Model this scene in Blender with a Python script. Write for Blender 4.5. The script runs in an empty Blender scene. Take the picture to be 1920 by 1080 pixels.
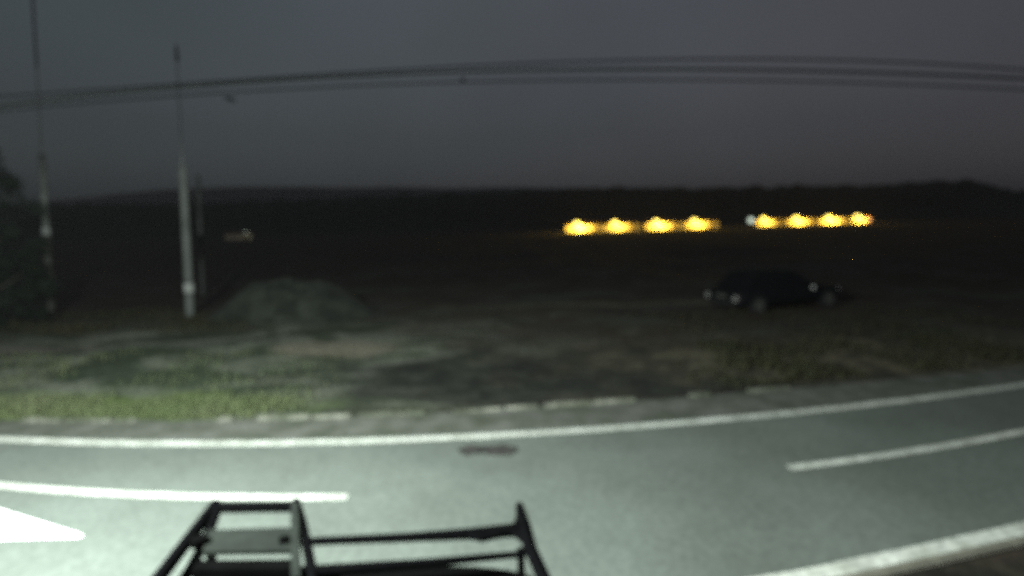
import bpy, bmesh, math, random
import numpy as np
from mathutils import Vector, Matrix, noise
random.seed(7); rng = np.random.default_rng(7)
S = bpy.context.scene; C = S.collection
R = math.radians

# ---------------- camera ----------------
CAM_H, FPX, PITCH, ROLL = 3.2, 1000.0, R(6.84), R(-1.4)
cd = bpy.data.cameras.new('camera'); cam = bpy.data.objects.new('camera', cd); C.objects.link(cam)
cd.sensor_width = 36; cd.lens = 36*FPX/1920; cd.clip_start = .1; cd.clip_end = 9000
cam.matrix_world = Matrix.Translation((0, 0, CAM_H)) @ Matrix.Rotation(R(90)-PITCH, 4, 'X') @ Matrix.Rotation(ROLL, 4, 'Z')
S.camera = cam
cd.dof.use_dof = True; cd.dof.focus_distance = .5; cd.dof.aperture_fstop = 2.3   # a cheap camera, focused far too near
CM = cam.matrix_world.to_3x3().copy()
# ---------------- sky, dusk light, exposure ----------------
w = bpy.data.worlds.new('World'); S.world = w; w.use_nodes = True
nt = w.node_tree; nt.nodes.clear(); N = nt.nodes.new; L = nt.links.new
out = N('ShaderNodeOutputWorld'); bg = N('ShaderNodeBackground'); sky = N('ShaderNodeTexSky')
sky.sky_type = 'NISHITA'; sky.sun_disc = False; sky.sun_elevation = R(1.0); sky.sun_rotation = R(150)
hs = N('ShaderNodeHueSaturation'); hs.inputs['Saturation'].default_value = .12
tint = N('ShaderNodeMix'); tint.data_type = 'RGBA'; tint.blend_type = 'MULTIPLY'; tint.inputs[0].default_value = 1; tc2 = N('ShaderNodeMix'); tc2.data_type = 'RGBA'; tc2.inputs[6].default_value = (.79, .97, 1.09, 1); tc2.inputs[7].default_value = (.94, .95, 1.12, 1); xr = N('ShaderNodeMapRange'); xr.inputs['From Min'].default_value = -.6; xr.inputs['From Max'].default_value = .7
side = N('ShaderNodeMapRange'); side.inputs['From Min'].default_value = -.7; side.inputs['From Max'].default_value = .7; side.inputs['To Min'].default_value = .72; side.inputs['To Max'].default_value = 1.25
m2 = N('ShaderNodeMath'); m2.operation = 'MULTIPLY'
cl = N('ShaderNodeTexNoise'); cl.inputs['Scale'].default_value = 2.2; cl.inputs['Detail'].default_value = 6
mr = N('ShaderNodeMapRange'); mr.inputs['To Min'].default_value = .78; mr.inputs['To Max'].default_value = 1.22
tc = N('ShaderNodeTexCoord'); sp = N('ShaderNodeSeparateXYZ')
g = N('ShaderNodeMapRange'); g.inputs['From Min'].default_value = 0; g.inputs['From Max'].default_value = .5
g.inputs['To Min'].default_value = .55; g.inputs['To Max'].default_value = 2.9
mu = N('ShaderNodeMath'); mu.operation = 'MULTIPLY'; mx = N('ShaderNodeMix'); mx.data_type = 'RGBA'; mx.blend_type = 'MULTIPLY'; mx.inputs[0].default_value = 1
L(tc.outputs['Generated'], sp.inputs[0]); L(sp.outputs['Z'], g.inputs['Value']); L(tc.outputs['Generated'], cl.inputs['Vector'])
L(cl.outputs['Fac'], mr.inputs['Value']); L(g.outputs[0], mu.inputs[0]); L(mr.outputs[0], mu.inputs[1]); L(sp.outputs['X'], side.inputs['Value']); L(sp.outputs['X'], xr.inputs['Value']); L(xr.outputs[0], tc2.inputs[0]); L(tc2.outputs[2], tint.inputs[7]); L(mu.outputs[0], m2.inputs[0]); L(side.outputs[0], m2.inputs[1])
L(sky.outputs[0], hs.inputs['Color']); L(hs.outputs[0], tint.inputs[6]); L(tint.outputs[2], mx.inputs[6]); L(m2.outputs[0], mx.inputs[7])
L(mx.outputs[2], bg.inputs['Color']); L(bg.outputs[0], out.inputs['Surface'])
bg.inputs['Strength'].default_value = .042
sl = bpy.data.lights.new('sun', 'SUN'); sl.energy = .01; sl.angle = R(15); so = bpy.data.objects.new('sun', sl)
so.rotation_euler = (R(80), 0, R(150)); C.objects.link(so)
# street lamp light just outside the frame on the left, cut off at its own height
ll = bpy.data.lights.new('street_light', 'SPOT'); ll.energy = 12500; ll.color = (.89, 1, .94)
ll.spot_size = R(178); ll.spot_blend = .12; ll.shadow_soft_size = .15
lo = bpy.data.objects.new('street_light', ll); lo.location = (-4.6, 2.0, 4.8); lo.rotation_euler = (R(8), 0, 0); C.objects.link(lo)
S.view_settings.view_transform = 'Standard'; S.view_settings.look = 'None'
S.view_settings.exposure = 0; S.view_settings.gamma = 1
S.render.engine = 'CYCLES'
S.cycles.filter_width = 2.0
S.cycles.use_denoising = False; S.cycles.sample_clamp_indirect = .8

# ---------------- helpers ----------------
def P(x, y, z=0., D=None):
    """ground (or plane) point seen at photo pixel x, y"""
    d = CM @ Vector(((x-960)/FPX, -(y-540)/FPX, -1))
    t = (z-CAM_H)/d.z if D is None else D/d.y
    return Vector((0, 0, CAM_H)) + d*t

def mat(name, col, rough=.8, col2=None, scale=5., detail=8, bump=0., metal=0., spec=.3, lo_=.35, hi=.65, fine=None, emit=None, estr=0):
    m = bpy.data.materials.new(name); m.use_nodes = True
    t = m.node_tree; b = t.nodes['Principled BSDF']
    b.inputs['Roughness'].default_value = rough; b.inputs['Metallic'].default_value = metal
    b.inputs['Specular IOR Level'].default_value = spec
    b.inputs['Base Color'].default_value = (*col, 1)
    if emit:
        b.inputs['Emission Color'].default_value = (*emit, 1); b.inputs['Emission Strength'].default_value = estr
    co = t.nodes.new('ShaderNodeTexCoord')
    n = t.nodes.new('ShaderNodeTexNoise'); n.inputs['Scale'].default_value = scale; n.inputs['Detail'].default_value = detail
    t.links.new(co.outputs['Object'], n.inputs['Vector'])
    r = t.nodes.new('ShaderNodeMapRange'); r.inputs['From Min'].default_value = lo_; r.inputs['From Max'].default_value = hi
    t.links.new(n.outputs['Fac'], r.inputs['Value'])
    x = t.nodes.new('ShaderNodeMix'); x.data_type = 'RGBA'
    x.inputs[6].default_value = (*col, 1); x.inputs[7].default_value = (*(col2 or tuple(c*.75 for c in col)), 1)
    t.links.new(r.outputs[0], x.inputs[0]); last = x.outputs[2]
    if fine:
        f = t.nodes.new('ShaderNodeTexNoise'); f.inputs['Scale'].default_value = fine[0]; f.inputs['Detail'].default_value = 3
        t.links.new(co.outputs['Object'], f.inputs['Vector'])
        fr = t.nodes.new('ShaderNodeMapRange'); fr.inputs['From Min'].default_value = .3; fr.inputs['From Max'].default_value = .7
        fr.inputs['To Min'].default_value = 1-fine[1]; fr.inputs['To Max'].default_value = 1+fine[1]
        t.links.new(f.outputs['Fac'], fr.inputs['Value'])
        y = t.nodes.new('ShaderNodeMix'); y.data_type = 'RGBA'; y.blend_type = 'MULTIPLY'; y.inputs[0].default_value = 1
        t.links.new(last, y.inputs[6]); t.links.new(fr.outputs[0], y.inputs[7]); last = y.outputs[2]
    t.links.new(last, b.inputs['Base Color'])
    if bump:
        bp = t.nodes.new('ShaderNodeBump'); bp.inputs['Strength'].default_value = bump; bp.inputs['Distance'].default_value = .02
        t.links.new(n.outputs['Fac'], bp.inputs['Height']); t.links.new(bp.outputs[0], b.inputs['Normal'])
    return m

def tag(o, label=None, cat=None, group=None, kind=None):
    for k, v in (('label', label), ('category', cat), ('group', group), ('kind', kind)):
        if v: o[k] = v
    return o
def empty(name, loc, rz=0, **k):
    o = bpy.data.objects.new(name, None); C.objects.link(o); o.location = loc; o.rotation_euler = (0, 0, rz); o.empty_display_size = .3
    return tag(o, **k)
def mesh(name, vs, fs, m, parent=None, smooth=False):
    me = bpy.data.meshes.new(name); me.from_pydata([tuple(v) for v in vs], [], [tuple(f) for f in fs]); me.update()
    if smooth: me.polygons.foreach_set('use_smooth', [True]*len(me.polygons))
    me.materials.append(m); o = bpy.data.objects.new(name, me); C.objects.link(o)
    if parent is not None: o.parent = parent
    return o
class MB:
    def __init__(s): s.bm = bmesh.new()
    def box(s, c, d, rz=0, bev=0., M=None):
        b = bmesh.new(); bmesh.ops.create_cube(b, size=1)
        for v in b.verts: v.co = Vector((v.co.x*d[0], v.co.y*d[1], v.co.z*d[2]))
        if bev: bmesh.ops.bevel(b, geom=b.edges[:], offset=bev, segments=2, affect='EDGES')
        T = (M or Matrix.Translation(c) @ Matrix.Rotation(rz, 4, 'Z')); b.transform(T)
        s.add(b); return s
    def add(s, b):
        me = bpy.data.meshes.new('tmp'); b.to_mesh(me); b.free(); s.bm.from_mesh(me); bpy.data.meshes.remove(me)
    def tube(s, pts, r, n=10, cap=True):
        pts = [Vector(p) for p in pts]; rs = r if isinstance(r, (list, tuple)) else [r]*len(pts)
        b = s.bm; rings = []
        for i, p in enumerate(pts):
            t = (pts[min(i+1, len(pts)-1)] - pts[max(i-1, 0)]).normalized()
            a = t.cross(Vector((0, 0, 1)));
            if a.length < .05: a = t.cross(Vector((1, 0, 0)))
            a.normalize(); c = t.cross(a)
            rings.append([b.verts.new(p + (a*math.cos(q)+c*math.sin(q))*rs[i]) for q in [2*math.pi*k/n for k in range(n)]])
        for i in range(len(rings)-1):
            for k in range(n): b.faces.new((rings[i][k], rings[i][(k+1) % n], rings[i+1][(k+1) % n], rings[i+1][k]))
        if cap: b.faces.new(rings[0][::-1]); b.faces.new(rings[-1])
        return s
    def bar(s, a, b_, wd, h, bev=.006):
        a, b_ = Vector(a), Vector(b_); d = b_-a; q = d.to_track_quat('X', 'Z')
        return s.box(None, (d.length, wd, h), bev=bev, M=Matrix.Translation((a+b_)/2) @ q.to_matrix().to_4x4())
    def ico(s, c, r, sub=2, jit=0., sc=(1, 1, 1)):
        b = bmesh.new(); bmesh.ops.create_icosphere(b, subdivisions=sub, radius=r)
        for v in b.verts:
            k = 1+jit*noise.noise(v.co*2.3/r+Vector(c))
            v.co = Vector((v.co.x*sc[0]*k, v.co.y*sc[1]*k, v.co.z*sc[2]*k))+Vector(c)
        s.add(b); return s
    def cyl(s, c, axis, r, h, n=24, r2=None):
        q = Vector(axis).to_track_quat('Z', 'Y'); b = bmesh.new()
        bmesh.ops.create_cone(b, cap_ends=True, segments=n, radius1=r, radius2=r if r2 is None else r2, depth=h)
        b.transform(Matrix.Translation(c) @ q.to_matrix().to_4x4()); s.add(b); return s
    def build(s, name, m, parent=None, smooth=False):
        bmesh.ops.recalc_face_normals(s.bm, faces=s.bm.faces)
        me = bpy.data.meshes.new(name); s.bm.to_mesh(me); s.bm.free()
        if smooth: me.polygons.foreach_set('use_smooth', [True]*len(me.polygons)); me.set_sharp_from_angle(angle=R(40))
        me.materials.append(m); o = bpy.data.objects.new(name, me); C.objects.link(o)
        if parent is not None: o.parent = parent
        return o

# ---------------- materials ----------------
M_asph = mat('asphalt', (.094, .106, .094), .9, (.074, .083, .073), .7, bump=.2, fine=(17, .17), spec=.15)
M_shoulder = mat('shoulder', (.085, .085, .075), .95, (.04, .045, .032), 2.2, bump=.4, fine=(30, .35))
M_paint = mat('road_paint', (.46, .47, .43), .7, (.30, .31, .27), 3, fine=(14, .3))
M_paint2 = mat('fresh_paint', (.75, .76, .74), .6, (.66, .66, .64), 6)
M_kerb = mat('kerb_concrete', (.17, .17, .14), .9, (.06, .065, .045), 2.2, bump=.5, lo_=.4, hi=.6, fine=(11, .4))
M_kerb2 = mat('near_kerb_concrete', (.13, .125, .1), .9, (.10, .095, .075), 4, bump=.2)
M_patch = mat('tar_patch', (.014, .013, .012), .9, (.035, .032, .03), 9, bump=.6)
M_grass = mat('grass_blades', (.056, .074, .028), .8, (.075, .085, .042), .6)
M_weed = mat('dry_weeds', (.035, .033, .018), .9, (.02, .022, .012), .8, spec=.1)
M_steel = mat('black_steel', (.001, .001, .0012), .9, (.0016, .0016, .0018), 12, spec=.01)
M_grey = mat('grey_steel', (.011, .013, .011), .8, (.008, .009, .008), 9, spec=.05)
M_body = mat('black_body', (.001, .001, .001), .9, (.0015, .0015, .0015), 8, spec=.01)
M_conc = mat('pole_concrete', (.11, .118, .11), .85, (.07, .078, .07), 2.5, bump=.2)
M_shade = mat('pole_shade', (.045, .045, .038), .9, (.02, .022, .018), 3, bump=.3)  # dark tone standing in for the shade on the lower pole
M_cable = mat('cable_rubber', (.10, .10, .11), .8, spec=.1)
M_cable2 = mat('pale_cable', (.15, .155, .145), .8, spec=.1)
M_iron = mat('dark_iron', (.03, .03, .032), .5, metal=.6)
M_dull = mat('weathered_concrete', (.06, .065, .06), .9, (.035, .04, .035), 2)
M_galv = mat('galvanised', (.25, .25, .24), .6)
M_ceram = mat('insulator', (.03, .02, .015), .3)
M_hill = mat('hill_forest', (.02, .024, .018), 1, (.012, .014, .01), .02)
M_mound = mat('mound_soil', (.024, .028, .021), 1, (.010, .012, .009), 1.3, bump=1., lo_=.42, hi=.6, fine=(7, .5))
M_bark = mat('bark', (.04, .035, .028), .95, bump=.5)
M_leaf = mat('leaves', (.018, .026, .020), .9, (.008, .012, .009), 1.4, spec=.05)
M_car = mat('car_paint', (.004, .004, .005), .7, (.005, .005, .006), 3, spec=.06)
M_glass = mat('car_glass', (.004, .004, .005), .6, spec=.08)
M_tyre = mat('tyre', (.01, .01, .01), .9)
M_rim = mat('rim', (.08, .08, .072), .5, metal=.3)
M_lamp = mat('reflector', (.42, .42, .4), .5)
M_red = mat('red_lens', (.06, .045, .045), .4)
M_wall = mat('stall_wall', (.62, .56, .42), .9, (.5, .44, .32), 1.2)
M_roof = mat('stall_roof', (.10, .07, .05), .8)
M_door = mat('stall_door', (.20, .13, .07), .8)
M_yel = mat('sodium_lamp', (.8, .6, .2), .5, emit=(1, .72, .14), estr=4.5)
M_wht = mat('white_lamp', (.8, .8, .8), .5, emit=(.85, 1, .8), estr=.9)
M_ora = mat('orange_lamp', (.8, .4, .2), .5, emit=(1, .45, .12), estr=2)
M_bird = mat('feathers', (.01, .01, .01), .9)

# ---------------- curves of the road ----------------
def curve(px, deg=3):
    p = [P(*q) for q in px]; xs = [q.x for q in p]; ys = [q.y for q in p]
    c = np.polyfit(xs, ys, deg); d = np.polyder(c); a, b = -9., 9.6
    def f(x):
        if x < a: return float(np.polyval(c, a)+(x-a)*np.polyval(d, a))
        if x > b: return float(np.polyval(c, b)+(x-b)*np.polyval(d, b))
        return float(np.polyval(c, x))
    return f
far = curve([(0, 827), (180, 832), (350, 834), (700, 829), (930, 822), (1100, 808), (1300, 794), (1500, 775), (1700, 752), (1920, 724)])
cen = curve([(0, 914), (150, 925), (300, 932), (650, 937), (1100, 915), (1480, 882), (1700, 850), (1920, 812)])
_np = [P(1510, 1080), P(1700, 1040), P(1920, 991)]
NX = [-70, -20, -12, -8, -4, -1, 1]+[p.x for p in _np]+[8, 12, 20, 70]
NY = None
kfar = curve([(0, 788), (110, 790), (250, 790), (490, 787), (800, 775), (1180, 755), (1480, 728), (1800, 700)])
def near(x): return float(np.interp(x, NX, NY))-.03
_k = (_np[2].y-_np[1].y)/(_np[2].x-_np[1].x)
_n0 = _np[0].y-(cen(_np[0].x)); _n2 = _np[2].y-cen(_np[2].x)
NY = [cen(x)+_n0-.12 for x in NX[:6]]+[4.14]+[p.y for p in _np]+[cen(x)+_n2 for x in NX[10:]]
XS = [-60, -45, -32, -24, -18]+list(np.arange(-15, 15.01, .25))+[18, 24, 32, 45, 60]
def ribbon(name, f0, f1, z, m, xs=XS, wob=0.):
    vs = []; fs = []
    for i, x in enumerate(xs):
        a = wob*noise.noise(Vector((x*1.3, 3, 0))); b = wob*noise.noise(Vector((x*1.7, 9, 0)))
        vs += [(x, f0(x)+a, z), (x, f1(x)+b, z)]
    for i in range(len(xs)-1): fs.append((2*i, 2*i+2, 2*i+3, 2*i+1))
    return mesh(name, vs, fs, m)

# ---------------- ground, one sheet to the horizon ----------------
def sm(a, b, x): t = min(max((x-a)/(b-a), 0), 1); return t*t*(3-2*t)
def gz(x, y):
    if y < 14:
        off = y-kfar(x) if y > 6 else (near(x)-.45-y)
    else: off = y-kfar(min(max(x, -40), 40))
    k = sm(.1, 3, off)
    k *= 1-sm(60, 200, abs(y))
    n = noise.fractal(Vector((x*.35, y*.35, 1)), 1, 2, 4)*.12 + noise.noise(Vector((x*.09, y*.09, 5)))*.25
    return k*n*(.6 if y < 6 else 1)
def axis(a, b, step, far_):
    v = list(np.arange(a, b+1e-6, step)); s = step
    while v[-1] < far_: s *= 1.35; v.append(v[-1]+s)
    s = step
    while v[0] > -far_: s *= 1.35; v.insert(0, v[0]-s)
    return v
gx = axis(-30, 24, .35, 2500); gy = axis(0, 36, .3, 2500)
vs = [(x, y, gz(x, y)) for y in gy for x in gx]; nx = len(gx)
fs = [(j*nx+i, j*nx+i+1, (j+1)*nx+i+1, (j+1)*nx+i) for j in range(len(gy)-1) for i in range(nx-1)]

gm = bpy.data.materials.new('field_soil'); gm.use_nodes = True; t = gm.node_tree; b = t.nodes['Principled BSDF']
b.inputs['Roughness'].default_value = 1; b.inputs['Specular IOR Level'].default_value = .1
geo = t.nodes.new('ShaderNodeNewGeometry')
def tn(scale, detail, mp=None, dist=0.):
    n = t.nodes.new('ShaderNodeTexNoise'); n.inputs['Scale'].default_value = scale; n.inputs['Detail'].default_value = detail; n.inputs['Distortion'].default_value = dist
    v = geo.outputs['Position']
    if mp:
        m_ = t.nodes.new('ShaderNodeMapping'); m_.inputs['Scale'].default_value = mp; t.links.new(v, m_.inputs[0]); v = m_.outputs[0]
    t.links.new(v, n.inputs['Vector']); return n.outputs['Fac']
def ramp(v, a, b_, lo=0, hi=1):
    r = t.nodes.new('ShaderNodeMapRange'); r.interpolation_type = 'SMOOTHSTEP'
    for k, q in zip(('From Min', 'From Max', 'To Min', 'To Max'), (a, b_, lo, hi)): r.inputs[k].default_value = q
    t.links.new(v, r.inputs['Value']); return r.outputs[0]
def mixc(f, a, b_):
    x = t.nodes.new('ShaderNodeMix'); x.data_type = 'RGBA'
    t.links.new(f, x.inputs[0])
    for s_, q in ((6, a), (7, b_)):
        if isinstance(q, tuple): x.inputs[s_].default_value = (*q, 1)
        else: t.links.new(q, x.inputs[s_])
    return x.outputs[2]
def blob(cx, cy, rx, ry, soft=.5, amp=.35, ns=.5):
    """patch of other soil or growth with a ragged outline"""
    m_ = t.nodes.new('ShaderNodeMapping'); m_.vector_type = 'POINT'
    m_.inputs['Location'].default_value = (-cx/rx, -cy/ry, 0); m_.inputs['Scale'].default_value = (1/rx, 1/ry, 0)
    t.links.new(geo.outputs['Position'], m_.inputs[0])
    l_ = t.nodes.new('ShaderNodeVectorMath'); l_.operation = 'LENGTH'; t.links.new(m_.outputs[0], l_.inputs[0])
    a = t.nodes.new('ShaderNodeMath'); a.operation = 'MULTIPLY_ADD'; t.links.new(tn(ns, 5), a.inputs[0]); a.inputs[1].default_value = amp*4; a.inputs[2].default_value = -amp*2
    s_ = t.nodes.new('ShaderNodeMath'); s_.operation = 'ADD'; t.links.new(l_.outputs['Value'], s_.inputs[0]); t.links.new(a.outputs[0], s_.inputs[1])
    return ramp(s_.outputs[0], 1-soft, 1+soft, 1, 0)
base = mixc(ramp(tn(.5, 8), .35, .65), (.040, .028, .022), (.056, .047, .038))
base = mixc(ramp(tn(.35, 6, (.5, 1, 1), .6), .5, .68), base, (.068, .076, .058))
base = mixc(ramp(tn(1.4, 7, (.35, 1, 1), .4), .5, .7), base, (.080, .084, .068))          # pale tracks and stubble rows
base = mixc(blob(-10, 12.5, 9.5, 5.5), base, mixc(ramp(tn(.8, 9, (.6, 1, 1), .8), .42, .6), (.040, .054, .034), (.16, .17, .135)))   # grassy verge on the left
base = mixc(blob(-9.5, 9.6, 4.6, .8, .6, .5, 1.0), base, (.095, .135, .04))               # bright green strip by the kerb
base = mixc(blob(-4.6, 13.9, 1.6, .8, .5, .4, .8), base, (.20, .18, .14))             # bare sandy patch
base = mixc(blob(-15.5, 14.6, 4, .45, .4, .3, 1), base, (.15, .14, .12))               # track
base = mixc(blob(-15.5, 14.0, 3.2, .22, .4, .3, 1), base, (.01, .01, .01))               # dark ditch stripe beside the track
base = mixc(blob(4, 20.5, 5, .5, .6, .35, .8), base, (.15, .14, .10))                # pale track leading to the car
base = mixc(blob(2, 11.0, 6.5, 2.0, .5, .4, .6), base, mixc(ramp(tn(2.2, 8), .4, .65), (.012, .013, .012), (.03, .032, .027)))                # dark dug earth
base = mixc(blob(9, 12.0, 6.5, 1.8, .6, .5, .8), base, mixc(ramp(tn(1.8, 8), .4, .62), (.05, .045, .032), (.12, .105, .07)))                 # dry brown weeds, right
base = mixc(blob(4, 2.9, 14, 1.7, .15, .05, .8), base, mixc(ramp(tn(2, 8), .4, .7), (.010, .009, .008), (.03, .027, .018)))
base = mixc(ramp(tn(9, 5), .3, .7, 0, .6), base, (.015, .015, .01))
t.links.new(base, b.inputs['Base Color'])
bp = t.nodes.new('ShaderNodeBump'); bp.inputs['Strength'].default_value = .8; bp.inputs['Distance'].default_value = .06
t.links.new(tn(5, 6), bp.inputs['Height']); t.links.new(bp.outputs[0], b.inputs['Normal'])
tag(mesh('ground', vs, fs, gm, smooth=True), kind='structure')

# ---------------- road ----------------
tag(ribbon('road_shoulder', lambda x: far(x)+.10, lambda x: kfar(x)-.02, .016, M_shoulder, wob=.03), kind='structure')
tag(ribbon('road', lambda x: near(x)-.10, lambda x: far(x)+.16, .022, M_asph), kind='structure')
tag(ribbon('far_edge_line', lambda x: far(x)-.085, lambda x: far(x)+.085, .027, M_paint, wob=.012), kind='structure')
tag(ribbon('near_edge_line', lambda x: near(x)-.085, lambda x: near(x)+.085, .027, M_paint, wob=.008), kind='structure')
a = P(650, 937).x; b_ = P(1480, 882).x
vs = []; fs = []
for x0, x1 in ((-12.5, a), (b_, 10.5), (-26, -18), (16.5, 24)):
    n = 16; k0 = len(vs)
    for i in range(n+1):
        x = x0+(x1-x0)*i/n; vs += [(x, cen(x)-.065, .027), (x, cen(x)+.065, .027)]
    fs += [(k0+2*i, k0+2*i+2, k0+2*i+3, k0+2*i+1) for i in range(n)]
tag(mesh('centre_line_dashes', vs, fs, M_paint), kind='structure')
tip = P(158, 1008); top = P(-90, 930); bot = P(-90, 1019)
sh = Vector((-1.9, .05, 0))
q = [tip, top, top*.68+bot*.32, top*.68+bot*.32+sh, bot*.68+top*.32+sh, bot*.68+top*.32, bot, tip+Vector((-.02, -.04, 0))]
tag(mesh('lane_arrow', [(p.x, p.y, .027) for p in q], [tuple(range(8))[::-1]], M_paint2), kind='structure')
# far kerb: worn, half buried, broken into runs
def kerb(name, runs, f, wd, h, m, jit=.02):
    mb = MB()
    for x0, x1 in runs:
        x = x0; gap = .012 if jit else -.004
        while x < x1-.05:
            ln = min(random.uniform(.75, 1.0), x1-x); xa, xb = x+gap, x+ln-gap
            pa = Vector((xa, f(xa), 0)); pb = Vector((xb, f(xb), 0)); hh = h*random.uniform(.75, 1.05); oz = random.uniform(-.01, .01) if jit else 0; hh = hh if jit else h; oy = random.uniform(-jit, jit)
            mb.bar(pa+Vector((0, oy, hh/2-.06+oz)), pb+Vector((0, oy*.6, hh/2-.06+oz)), wd, hh+.12, .015); x += ln
    return mb.build(name, m)
PX = lambda x, y: P(x, y).x
runs = [(PX(40, 790), PX(258, 790)), (PX(408, 788), PX(442, 788)), (PX(485, 787), PX(660, 781)), (PX(672, 781), PX(800, 776)), (PX(850, 772), PX(1010, 765)), (PX(1020, 765), PX(1195, 755)), (PX(1290, 743), PX(1330, 740)), (PX(1400, 735), PX(1480, 729)), (-16, -12.5)]
tag(kerb('far_kerb', runs, kfar, .13, .06, M_kerb), kind='structure')
tag(kerb('near_kerb', [(-9, 12)], lambda x: near(x)-.155, .11, .05, M_kerb2, 0), kind='structure')
# worn tar patch beside the far line
def patch(cx, cy, rx, ry, z, seed, n=40):
    vs = [(cx, cy, z)]
    for k in range(n):
        a = 2*math.pi*k/n; r = 1+.35*noise.noise(Vector((math.cos(a)*2, math.sin(a)*2, seed)))
        vs.append((cx+rx*r*math.cos(a), cy+ry*r*math.sin(a), z))
    return vs, [(0, k+1, (k+1) % n+1) for k in range(n)]
vs = []; fs = []
for i, (px, py, rx, ry) in enumerate(((885, 846, .19, .17), (938, 847, .25, .18), (912, 845, .22, .12))):
    c = P(px, py); v, f = patch(c.x, c.y, rx, ry, .026+.002*i, i*3.1); k0 = len(vs); vs += v; fs += [tuple(q+k0 for q in ff) for ff in f]
tag(mesh('road_patch', vs, fs, M_patch), kind='structure')

# ---------------- hills ----------------
RID = [(-500, 380), (-200, 383), (0, 384), (200, 382), (400, 380), (560, 374), (700, 368), (860, 362), (1000, 356), (1120, 351), (1300, 352), (1500, 348), (1640, 347), (1720, 341), (1790, 337), (1835, 340), (1880, 352), (1920, 357), (2100, 362), (2500, 366)]
vs = []; fs = []; n = 420; prof = ((300, 0), (345, .25), (385, .6), (420, .86), (450, 1.), (500, .97), (640, .5), (800, 0))
for i in range(n+1):
    px = -500+3000*i/n; py = float(np.interp(px, [r[0] for r in RID], [r[1] for r in RID]))
    p = P(px, py, D=450.); hgt = p.z+noise.fractal(Vector((px*.035, 0, 3)), .7, 2, 5)*2.4
    for D, k in prof:
        vs.append((p.x*D/450, D, max(hgt*k+(noise.noise(Vector((px*.03, D*.02, 0)))*1.2 if 0 < k < 1 else 0), -.5) if k else -1))
m_ = len(prof)
fs = [(i*m_+j, (i+1)*m_+j, (i+1)*m_+j+1, i*m_+j+1) for i in range(n) for j in range(m_-1)]
tag(mesh('hills', vs, fs, M_hill), kind='structure')

RID2 = [(-500, 392), (0, 384), (180, 368), (300, 356), (450, 350), (650, 351), (850, 352), (1100, 352), (1500, 356), (2500, 360)]
vs = []; fs = []
for i in range(161):
    px = -500+3000*i/160; p = P(px, float(np.interp(px, [q[0] for q in RID2], [q[1] for q in RID2])), D=3500.); hgt = p.z+noise.fractal(Vector((px*.01, 0, 8)), 1, 2, 4)*9
    for D, k in ((2500, 0), (3000, .6), (3500, 1), (3800, .9), (4200, 0)): vs.append((p.x*D/3500, D, hgt*k if k else -2))
fs = [(i*5+j, (i+1)*5+j, (i+1)*5+j+1, i*5+j+1) for i in range(160) for j in range(4)]
tag(mesh('distant_hills', vs, fs, M_hill), kind='structure')
# night mist
hz = bpy.data.materials.new('haze'); hz.use_nodes = True; ht = hz.node_tree; ht.nodes.clear()
ho = ht.nodes.new('ShaderNodeOutputMaterial'); hv = ht.nodes.new('ShaderNodeVolumePrincipled'); hv.inputs['Color'].default_value = (.62, .60, .60, 1); hv.inputs['Density'].default_value = .00014
ht.links.new(hv.outputs[0], ho.inputs['Volume'])
tag(MB().box((0, 0, 168), (14000, 14000, 342)).build('haze', hz), kind='stuff')

# ---------------- mound ----------------
c = P(528, 604); c.y += 1.2
vs = []; fs = []; nr, na = 22, 64
for i in range(nr+1):
    r = i/nr
    for k in range(na):
        a = 2*math.pi*k/na; x = c.x+3.8*r*math.cos(a); y = c.y+2.3*r*math.sin(a)
        base_h = 1-sm(.3, 1, r)
        asym = 1+.12*math.cos(a-2.4)
        z = 1.2*base_h*asym+.13*noise.fractal(Vector((x*1.1, y*1.1, 2)), .8, 2, 6)*min(1, 1.6*(1-r)+.1)-.12*r
        vs.append((x, y, z))
for i in range(nr):
    for k in range(na): fs.append((i*na+k, i*na+(k+1) % na, (i+1)*na+(k+1) % na, (i+1)*na+k)[::-1])
tag(mesh('dirt_mound', vs, fs, M_mound, smooth=True), kind='structure')

# ---------------- poles ----------------
def lean_pole(name, base, topz, r0, r1, lean, m, label, split=None, **k):
    e = empty(name, base, label=label, cat='pole', **k)
    pts = [(lean[0]*f*topz, lean[1]*f*topz, f*topz-.3*(f == 0)) for f in (0, .25, .5, .75, 1)]
    if split:      # concrete stub below, thin steel mast above
        pts = [(lean[0]*z, lean[1]*z, z) for z in (-.3, split*.4, split*.8, split)]
        MB().tube([(lean[0]*(split-.02), 0, split-.02), (lean[0]*topz, 0, topz)], .02, 10).build('mast', M_galv, e, True)
        MB().tube(pts, [r0, (r0*.6+r1*.4), r1*1.05, r1], 14).build('shaft', m, e, True)
    else: MB().tube(pts, [r0+(r1-r0)*f for f in (0, .25, .5, .75, 1)], 14).build('shaft', m, e, True)
    return e
pb = P(357, 594); pole = lean_pole('utility_pole', (pb.x, pb.y, 0), 9.9, .155, .125, (.045, 0), M_conc,
    'pale utility pole left of the soil mound, the thicker of the close pair', split=5.6, group='poles beside the field')
MB().cyl((.43, 0, 9.55), (0, 0, 1), .06, .5, 12, .04).build('insulator', M_ceram, pole, True)
MB().tube([(.043, 0, .95), (.058, 0, 1.28)], .175, 16).build('collar', mat('pale_band', (.32, .33, .31), .8), pole, True)
pb = P(380, 549); p2 = lean_pole('utility_pole', (pb.x, pb.y, 0), 6.0, .10, .08, (.055, 0), M_dull,
    'thin dim brace pole standing just behind and right of the pale utility pole', group='poles beside the field')
MB().cyl((.33, 0, 6.02), (0, 0, 1), .10, .06, 16, .07).build('pole_cap', M_iron, p2)
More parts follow.
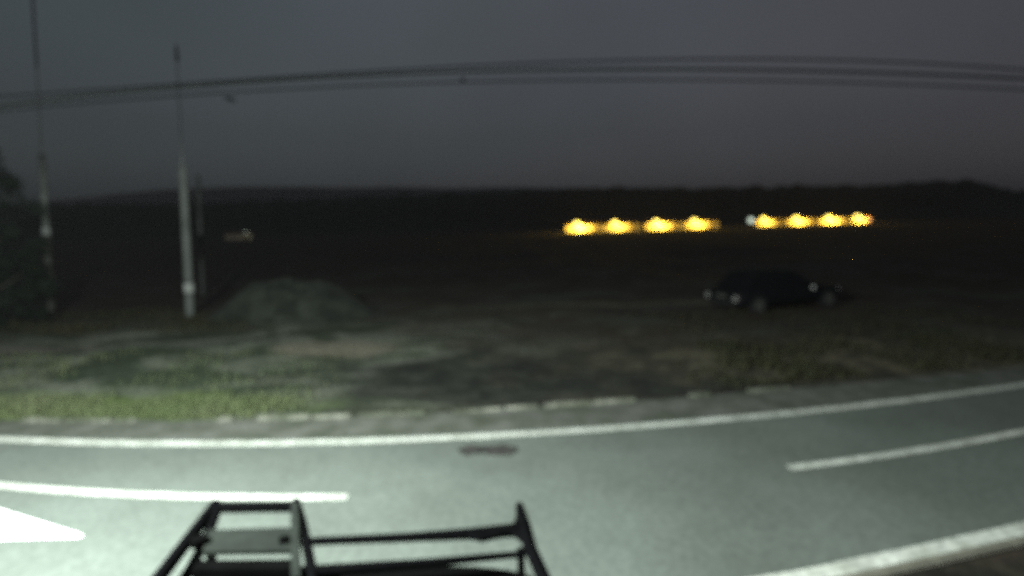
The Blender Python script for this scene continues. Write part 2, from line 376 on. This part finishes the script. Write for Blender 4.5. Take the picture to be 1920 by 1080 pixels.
pb = P(96, 596); p3 = lean_pole('utility_pole', (pb.x, pb.y, 0), 14, .12, .105, (.07, 0), M_conc,
    'tall grey pole at the left edge beside the dark tree', split=6.25, group='poles beside the field')
MB().tube([(9.4*.07, 0, 9.4), (13.9*.07, 0, 13.9)], .035, 10).build('conduit', M_iron, p3, True)
MB().tube([(0, 0, -.3), (3.2*.07, 0, 3.2)], [.135, .13], 14).build('shaded_shaft', M_shade, p3, True)  # added dark tube: shade on the lower shaft put into its colour
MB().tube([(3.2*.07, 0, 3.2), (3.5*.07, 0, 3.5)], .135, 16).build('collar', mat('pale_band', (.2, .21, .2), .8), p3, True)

# ---------------- cables overhead ----------------
def cable(name, pix, r, m, label, D=12.):
    pts = [P(x, y, D=D) for x, y in pix]
    c = np.polyfit([p.x for p in pts], [p.z for p in pts], 3)
    d = np.polyder(c); xs = list(np.arange(-13, 13.01, .5)); out_ = []
    for x in xs: out_.append((x, D, float(np.polyval(c, x))))
    for s_ in (-1, 1):       # straight runs to the supports outside
        x0, _, z0 = out_[0 if s_ < 0 else -1]; k = float(np.polyval(d, x0))
        q = (x0+s_*14, D, z0+s_*14*k*.8)
        out_ = [q]+out_ if s_ < 0 else out_+[q]
    return tag(MB().tube(out_, r, 8).build(name, m, None, True), label, 'cable', 'cables strung across the sky')
c1 = cable('overhead_cable', [(0, 180), (300, 162), (560, 143), (830, 124), (1000, 118), (1250, 112), (1500, 112), (1700, 118), (1920, 130)], .02, M_cable, 'upper of the two dark cables arching across the sky')
c2 = cable('overhead_cable', [(0, 207), (300, 184), (560, 166), (870, 152), (1150, 149), (1400, 152), (1650, 158), (1920, 167)], .018, M_cable, 'lower of the two dark cables arching across the sky', 12.15)
c3 = cable('overhead_cable', [(0, 197), (250, 174), (450, 153), (700, 140), (1000, 133), (1400, 131), (1700, 137), (1920, 148)], .028, M_cable2, 'pale grey cable between the dark pair, brightest at its left end', 11.7)
pc = P(868, 150, D=12.1)
MB().box(pc, (.10, .07, .07), bev=.015).build('cable_clamp', M_cable, c2)

# bird
pbird = P(432, 187, D=14.)
bd = empty('bird', pbird, label='tiny dark bird below the cables at the upper left', cat='bird')
mb = MB(); mb.tube([(-.13, 0, .03), (-.05, 0, .02), (.03, 0, .0), (.10, 0, -.02), (.15, 0, -.03)], [.012, .035, .04, .025, .008], 8)
mb.build('body', M_bird, bd, True)
for s_ in (-1, 1):
    mesh('wing', [(-.03, 0, .02), (.05, 0, .0), (.03, s_*.12, .05), (-.05, s_*.14, .055), (-.09, s_*.24, .03)] + [(-.03, 0, .005), (.05, 0, -.012), (.03, s_*.12, .04), (-.05, s_*.14, .045), (-.09, s_*.24, .025)],
         [(0, 1, 2, 3), (3, 2, 4), (5, 8, 7, 6), (8, 9, 7), (1, 6, 7, 2), (2, 7, 9, 4), (0, 3, 8, 5), (3, 4, 9, 8)], M_bird, bd)

# ---------------- tree at the left edge ----------------
tx = P(-22, 615); te = empty('tree', (tx.x, tx.y, 0), label='dark leafy tree at the left edge of the picture beside the tall grey pole', cat='tree')
mb = MB(); mb.tube([(0, 0, -.2), (.05, 0, 1), (-.05, .05, 2.4), (.05, 0, 4), (0, 0, 5.6)], [.2, .16, .13, .08, .03], 10)
for k in range(9):
    a = k*2.4; z = 1.2+k*.45; ln = 1.1-.06*k
    mb.tube([(0, 0, z), (ln*.5*math.cos(a), ln*.5*math.sin(a), z+.25), (ln*math.cos(a), ln*math.sin(a), z+.65)], [.06, .04, .015], 6)
mb.build('trunk', M_bark, te, True)
vs = []; fs = []
clumps = []
for k in range(84):
    z = random.uniform(.3, 6.3); rr = (1.75 if z < 4.4 else 1.55-(z-4.4)*.4); a = random.uniform(0, 6.283); q = rr*math.sqrt(random.random())
    clumps.append((q*math.cos(a), q*math.sin(a), z, random.uniform(.32, .6)))
for cx, cy, cz, cr in clumps:
    for k in range(150):
        d = Vector((random.gauss(0, 1), random.gauss(0, 1), random.gauss(0, 1))).normalized()*cr*random.uniform(.4, 1)
        p = Vector((cx, cy, cz))+d; u = Vector((random.gauss(0, 1), random.gauss(0, 1), random.gauss(0, .6))).normalized()*.085; v = u.cross(d+Vector((.01, 0, 0))).normalized()*.04
        k0 = len(vs); vs += [p-u, p-v, p+u, p+v]; fs.append((k0, k0+1, k0+2, k0+3))
mesh('crown', vs, fs, M_leaf, te)
te.rotation_euler.z = .6

# ---------------- grass and weeds ----------------
def blades(name, areas, m, label):
    vs = []; fs = []
    for (x0, x1, d0, d1, n, h) in areas:
        for _ in range(n):
            x = random.uniform(x0, x1); o_ = d0+(d1-d0)*random.random()**1.3; y = kfar(x)+o_
            if noise.noise(Vector((x*.6, y*.6, 7))) < -.12 or random.random() > min(1, (x1-x)/2.6, (x-x0)/1.5+.1): continue
            z = gz(x, y); hh = h*random.uniform(.5, 1.3)*(1+.7*noise.noise(Vector((x*.5, y*.5, 2)))); a = random.uniform(0, 6.28); wd = .012+.01*random.random()
            lx, ly = random.gauss(0, .35)*hh, random.gauss(0, .35)*hh; ca, sa = math.cos(a)*wd, math.sin(a)*wd; k0 = len(vs)
            vs += [(x-ca, y-sa, z-.01), (x+ca, y+sa, z-.01), (x+lx*.5+ca*.6, y+ly*.5+sa*.6, z+hh*.65), (x+lx, y+ly, z+hh)]
            fs += [(k0, k0+1, k0+2), (k0, k0+2, k0+3)]
    return tag(mesh(name, vs, fs, m), label, 'grass', kind='stuff')
blades('grass', [(-14, -3.6, .08, 1.2, 10500, .10), (-16, -3.5, 1.0, 4.5, 2800, .09)], M_grass, 'green grass on the verge at the left beside the road')
blades('weeds', [(3.5, 14, .3, 3.2, 5000, .14), (-20, -8, 7, 12, 5000, .16), (3, 16, 3, 8, 2500, .12)], M_weed, 'dry brown weeds scattered over the dark field')

# ---------------- the dark car ----------------
cr = P(1480, 583); car = empty('parked_car', (cr.x-.15, cr.y+.75, .0), R(20), label='black hatchback parked in the dark field, seen from its rear corner', cat='car')
hw = .86; car.scale = (1.04, 1, .97)
def station(x, zb, zbelt, wb, zr=None, wr=None): return x, zb, zbelt, wb, zr, wr
# lower body loft: x, bottom, shoulder height, half width
ST = [(-2.27, .42, .72, .62), (-2.22, .30, .80, .76), (-2.0, .26, .84, .84), (-1.6, .24, .88, hw), (-1.2, .24, .93, hw), (0, .24, .92, hw), (.9, .24, .88, hw), (1.5, .25, .80, .85), (2.0, .27, .73, .80), (2.2, .32, .62, .68), (2.28, .40, .54, .55)]
vs = []; fs = []
for x, zb, zs, wd in ST:
    sec = [(-wd*.9, zb), (-wd, zb+.12), (-wd*1.0, (zb+zs)/2), (-wd*.95, zs-.05), (-wd*.84, zs), (0, zs+.03), (wd*.84, zs), (wd*.95, zs-.05), (wd, (zb+zs)/2), (wd, zb+.12), (wd*.9, zb)]
    vs += [(x, y, z) for y, z in sec]
n = 11
for i in range(len(ST)-1):
    for k in range(n): fs.append((i*n+k, i*n+(k+1) % n, (i+1)*n+(k+1) % n, (i+1)*n+k))
fs += [tuple(range(n))[::-1], tuple(range((len(ST)-1)*n, len(ST)*n))]
body = mesh('body', vs, fs, M_car, car, True)
# greenhouse (glass) and roof
def loft(secs):
    vs = []; fs = []
    for x, z, wd in secs: vs += [(x, -wd, z), (x, wd, z)]
    return vs
base_ = [(-2.08, .95), (1.12, .90)]; top_ = [(-1.62, 1.40), (.32, 1.43)]
vs = [(-1.85, -.74, .84), (.95, -.74, .88), (.95, .74, .88), (-1.85, .74, .84), (-1.35, -.58, 1.38), (-.5, -.60, 1.43), (.1, -.57, 1.38), (.1, .57, 1.38), (-.5, .60, 1.43), (-1.35, .58, 1.38)]
fs = [(0, 1, 6, 5, 4), (2, 3, 9, 8, 7), (1, 2, 7, 6), (3, 0, 4, 9)]
mesh('windows', vs, fs, M_glass, car)
mb = MB()
secs = [(-1.45, 1.36, .56), (-1.15, 1.43, .60), (-.6, 1.47, .615), (-.1, 1.44, .60), (.17, 1.37, .56)]
vs = []; fs = []
for x, z, wd in secs: vs += [(x, -wd, z-.03), (x, -wd*.8, z), (x, 0, z+.012), (x, wd*.8, z), (x, wd, z-.03), (x, wd*.8, z-.045), (x, -wd*.8, z-.045)]
for i in range(4):
    for k in range(7): fs.append((i*7+k, i*7+(k+1) % 7, (i+1)*7+(k+1) % 7, (i+1)*7+k))
fs += [tuple(range(7))[::-1], tuple(range(28, 35))]
mesh('roof', vs, fs, M_car, car, True)
for s_ in (-1, 1):
  for q_ in (0, 1, 2):
    mb = MB()
    if q_ == 0: mb.bar((-1.84, s_*.745, .84), (-1.35, s_*.59, 1.39), .09, .05)
    if q_ == 1: mb.bar((.94, s_*.745, .88), (.11, s_*.585, 1.385), .06, .05)
    if q_ == 2: mb.bar((-.35, s_*.76, .93), (-.42, s_*.61, 1.42), .07, .03)
    mb.build('pillar', M_car, car)
for sx in (-1.52, 1.5):
    for s_ in (-1, 1):
        wh = MB().cyl((0, 0, 0), (0, 1, 0), .315, .2, 32).build('wheel', M_tyre, car, True); wh.location = (sx, s_*.80, .315)
        rb = MB().cyl((0, s_*.085, 0), (0, 1, 0), .19, .045, 24)
        for k in range(5):
            a = k*2*math.pi/5; rb.bar((0, s_*.112, 0), (.18*math.cos(a), s_*.112, .18*math.sin(a)), .03, .045)
        rb.build('rim', M_rim, wh, True)
for s_ in (-1, 1):
    tl = MB().box((-2.235, s_*.66, .60), (.07, .2, .2), bev=.025).build('tail_light', M_red, car)
    bm_ = MB(); bm_.tube([(-2.29, s_*.66+.075*math.cos(a), .58+.075*math.sin(a)) for a in [k*math.pi/8 for k in range(17)]], .016, 6, False); bm_.build('lens_ring', M_lamp, tl, True)
    MB().box((2.17, s_*.55, .62), (.12, .26, .13), bev=.03).build('headlight', M_lamp, car)
    mr_ = MB().bar((.72, s_*.80, .86), (.70, s_*.93, .84), .05, .04).ico((.70, s_*1.0, .82), .1, 2, 0, (.6, 1, .8)).build('mirror', M_car, car, True)
    MB().cyl((.635, s_*1.0, .82), (1, 0, 0), .065, .02).build('mirror_glass', M_lamp, mr_)
MB().box((-2.28, 0, .62), (.02, .5, .12), bev=.005).build('number_plate', M_rim, car)
MB().box((-2.24, 0, .42), (.12, 1.35, .2), bev=.05).build('bumper', M_tyre, car)

# ---------------- row of floodlit stalls ----------------
ORD = ['leftmost', 'second from the left', 'third from the left', 'rightmost']
GRP = [(1088, 436, 190), (1158, 434, 196), (1236, 431, 200), (1306, 429, 206), (1434, 424, 224), (1496, 421, 232), (1556, 420, 238), (1606, 418, 242)]
def stall(px, D, wd, hgt, lamp_dx, label, group, mlamp, lcol, lw, ld=2.2, dep=5., lamp_r=.55):
    p = P(px, 430, D=D); e = empty('lit_stall', (p.x, D, 0), math.atan2(-p.x, D), label=label, cat='stall', group=group)
    MB().box((0, dep/2, hgt/2-.1), (wd, dep, hgt+.2)).build('wall', M_wall, e)
    vs = [(-wd/2-.4, -.5, hgt-.1), (wd/2+.4, -.5, hgt-.1), (wd/2+.4, dep+.5, hgt-.1), (-wd/2-.4, dep+.5, hgt-.1), (-wd/2-.4, dep/2, hgt+1.1), (wd/2+.4, dep/2, hgt+1.1)]
    mesh('roof', vs, [(0, 1, 5, 4), (2, 3, 4, 5), (0, 3, 2, 1), (0, 4, 3), (1, 2, 5)], M_roof, e)
    MB().box((wd*.3, -.03, 1.0), (1.0, .1, 2.0)).build('door', M_door, e)
    mp = MB().tube([(lamp_dx, -ld, 0), (lamp_dx, -ld, hgt+.9)], .07, 8).build('lamp_post', M_iron, e)
    MB().ico((lamp_dx, -ld, hgt+.65), lamp_r, 2, 0, (2.0, 1, 1.15)).build('lamp', mlamp, mp)
    ld_ = bpy.data.lights.new('stall_light', 'POINT'); ld_.energy = lw; ld_.color = lcol; ld_.shadow_soft_size = .5
    lo_ = bpy.data.objects.new('stall_light', ld_); lo_.location = (lamp_dx+1.2, -ld, hgt-.5); lo_.parent = e; C.objects.link(lo_)
    return e
for i, (px, py, D) in enumerate(GRP):
    gname = 'left' if i < 4 else 'right'
    lab = '%s of the four low yellow-lit stalls in the %s row' % (ORD[i % 4], gname)
    wd = (13.5, 12.5, 13.5, 12, 10.5, 12.5, 12, 7.5)[i]
    stall(px+9, D, wd, 2.2, -wd*.17-.6, lab, 'floodlit stalls across the field', M_yel, (1, .62, .07), (8500, 4600, 7200, 5200, 3400, 5500, 7200, 4200)[i])
def far_lamp(name, px, py, D, r, m, label, e_, col):
    p = P(px, py, D=D); e = empty(name, (p.x, D, 0), label=label, cat='lamp')
    po = MB().tube([(0, 0, 0), (0, 0, p.z)], .06, 8).build('post', M_iron, e)
    MB().ico((0, 0, p.z), r, 2).build('globe', m, po, True)
    l_ = bpy.data.lights.new('globe_light', 'POINT'); l_.energy = e_; l_.color = col; l_.shadow_soft_size = r
    o = bpy.data.objects.new('globe_light', l_); o.location = (0, -r-.3, p.z); o.parent = e; C.objects.link(o)
far_lamp('globe_lamp', 1408, 413, 218, 1.1, M_wht, 'round white lamp left of the right row of yellow lights', 60, (.9, 1, .85))
far_lamp('globe_lamp', 1627, 412, 240, .9, M_ora, 'small dim orange lamp right of the right row of yellow lights', 60, (1, .5, .2))
st = stall(446, 200, 9, 1.9, 2.6, 'single dim shed with a small greenish lamp, far off right of the utility poles', None, M_wht, (.85, 1, .7), 16, lamp_r=.17)
st.name = 'dim_shed'; st['category'] = 'shed'

# ---------------- black trailer with tubular rack, in front of the camera ----------------
ZR = 1.15
rk = empty('rack_trailer', (P(660, 1010, z=ZR).x, 3.3, 0), label='black flat trailer with a tube rack, nearest the camera', cat='trailer')
o0 = Vector(rk.location)
A = lambda x, y, z=ZR: P(x, y, z=z)-o0
r_ = .026
MB().tube([A(405, 945), A(300, 1082), A(262, 1130)], .042, 10).build('left_rail', M_steel, rk, True)
MB().tube([A(408, 955, ZR), A(388, 1008, ZR-.05), A(360, 1062, ZR-.09), A(330, 1110, ZR-.12)], .034, 10).build('inner_rail', M_steel, rk, True)
MB().bar(A(400, 952), A(562, 950), .085, .05).build('end_bar', M_steel, rk)
MB().tube([A(555, 940), A(568, 985), A(577, 1030), A(590, 1100)], .032, 10).build('dark_upright', M_steel, rk, True)
MB().bar(A(553, 946, ZR+.03), A(556, 1090, ZR+.03), .055, .05).build('pale_upright', M_grey, rk)
pl = MB(); a0, a1, a2, a3 = A(392, 993), A(556, 988), A(556, 1031), A(380, 1034)
dz = Vector((0, 0, -.03))
pl2 = mesh('step_plate', [a0, a1, a2, a3, a0+dz, a1+dz, a2+dz, a3+dz], [(0, 3, 2, 1), (4, 5, 6, 7), (0, 1, 5, 4), (1, 2, 6, 5), (2, 3, 7, 6), (3, 0, 4, 7)], M_grey, rk)
c = A(533, 1012, ZR+.012); MB().cyl(c, (0, 0, 1), .034, .03).build('bolt_cover', M_body, pl2)
c = A(373, 1015, ZR+.012); MB().cyl(c, (0, 0, 1), .05, .05).build('bolt_cover', M_body, pl2)
MB().bar(A(366, 1067), A(556, 1065), .10, .06).build('lower_step', M_body, rk)
MB().tube([A(566, 1016), A(760, 1008), A(880, 1001), A(990, 992)], [.026, .03, .038, .048], 10).build('front_rail', M_steel, rk, True)
MB().tube([A(875, 1008), A(905, 1008), A(940, 1003)], [.012, .03, .02], 10).build('rail_bracket', M_steel, rk, True)
MB().tube([A(566, 1073), A(800, 1056), A(985, 1038)], [.038, .028, .02], 10).build('rear_rail', M_steel, rk, True)
MB().tube([A(974, 948), A(982, 985), A(995, 1030), A(1022, 1090), A(1048, 1150)], [.03, .05, .043, .043, .043], 10).build('right_rail', M_steel, rk, True)
MB().tube([A(958, 1000), A(972, 975)], [.012, .026], 8).tube([A(955, 992), A(990, 1020)], [.02, .02], 8).build('gusset', M_steel, rk, True)
# load bed with rounded far edge below the rack
e0 = [A(x, y, 1.02) for x, y in ((372, 1074), (566, 1073), (700, 1066), (800, 1060), (890, 1062), (950, 1068), (1000, 1080))]
e1 = [Vector((v.x*.98, v.y-.75, v.z)) for v in e0]; n = len(e0)
vs = e0+e1+[v+Vector((0, .0, -.42)) for v in e0]+[v+Vector((0, 0, -.42)) for v in e1]
fs = []
for i in range(n-1):
    fs += [(i, i+n, i+n+1, i+1), (2*n+i, 2*n+i+1, 3*n+i+1, 3*n+i), (i, i+1, 2*n+i+1, 2*n+i), (n+i, 3*n+i, 3*n+i+1, n+i+1)]
fs += [(0, 2*n, 3*n, n), (n-1, 2*n-1, 4*n-1, 3*n-1)]
mesh('load_bed', vs, fs, M_body, rk)
for sx in (-.95, 1.0):
    wl = MB().cyl((sx, -.45, .3), (1, 0, 0), .3, .18, 28).build('wheel', M_tyre, rk, True)
    MB().cyl((sx, -.45, .3), (1, 0, 0), .16, .19, 20).build('rim', M_rim, wl, True)
mb = MB()
for x, y in ((430, 975), (975, 985)):
    v = A(x, y); mb.bar((v.x, v.y-.25, .55), (v.x, v.y-.25, ZR-.01), .05, .05)
mb.bar((-.95, -.45, .3), (1.0, -.45, .3), .05, .05); mb.build('frame', M_steel, rk)
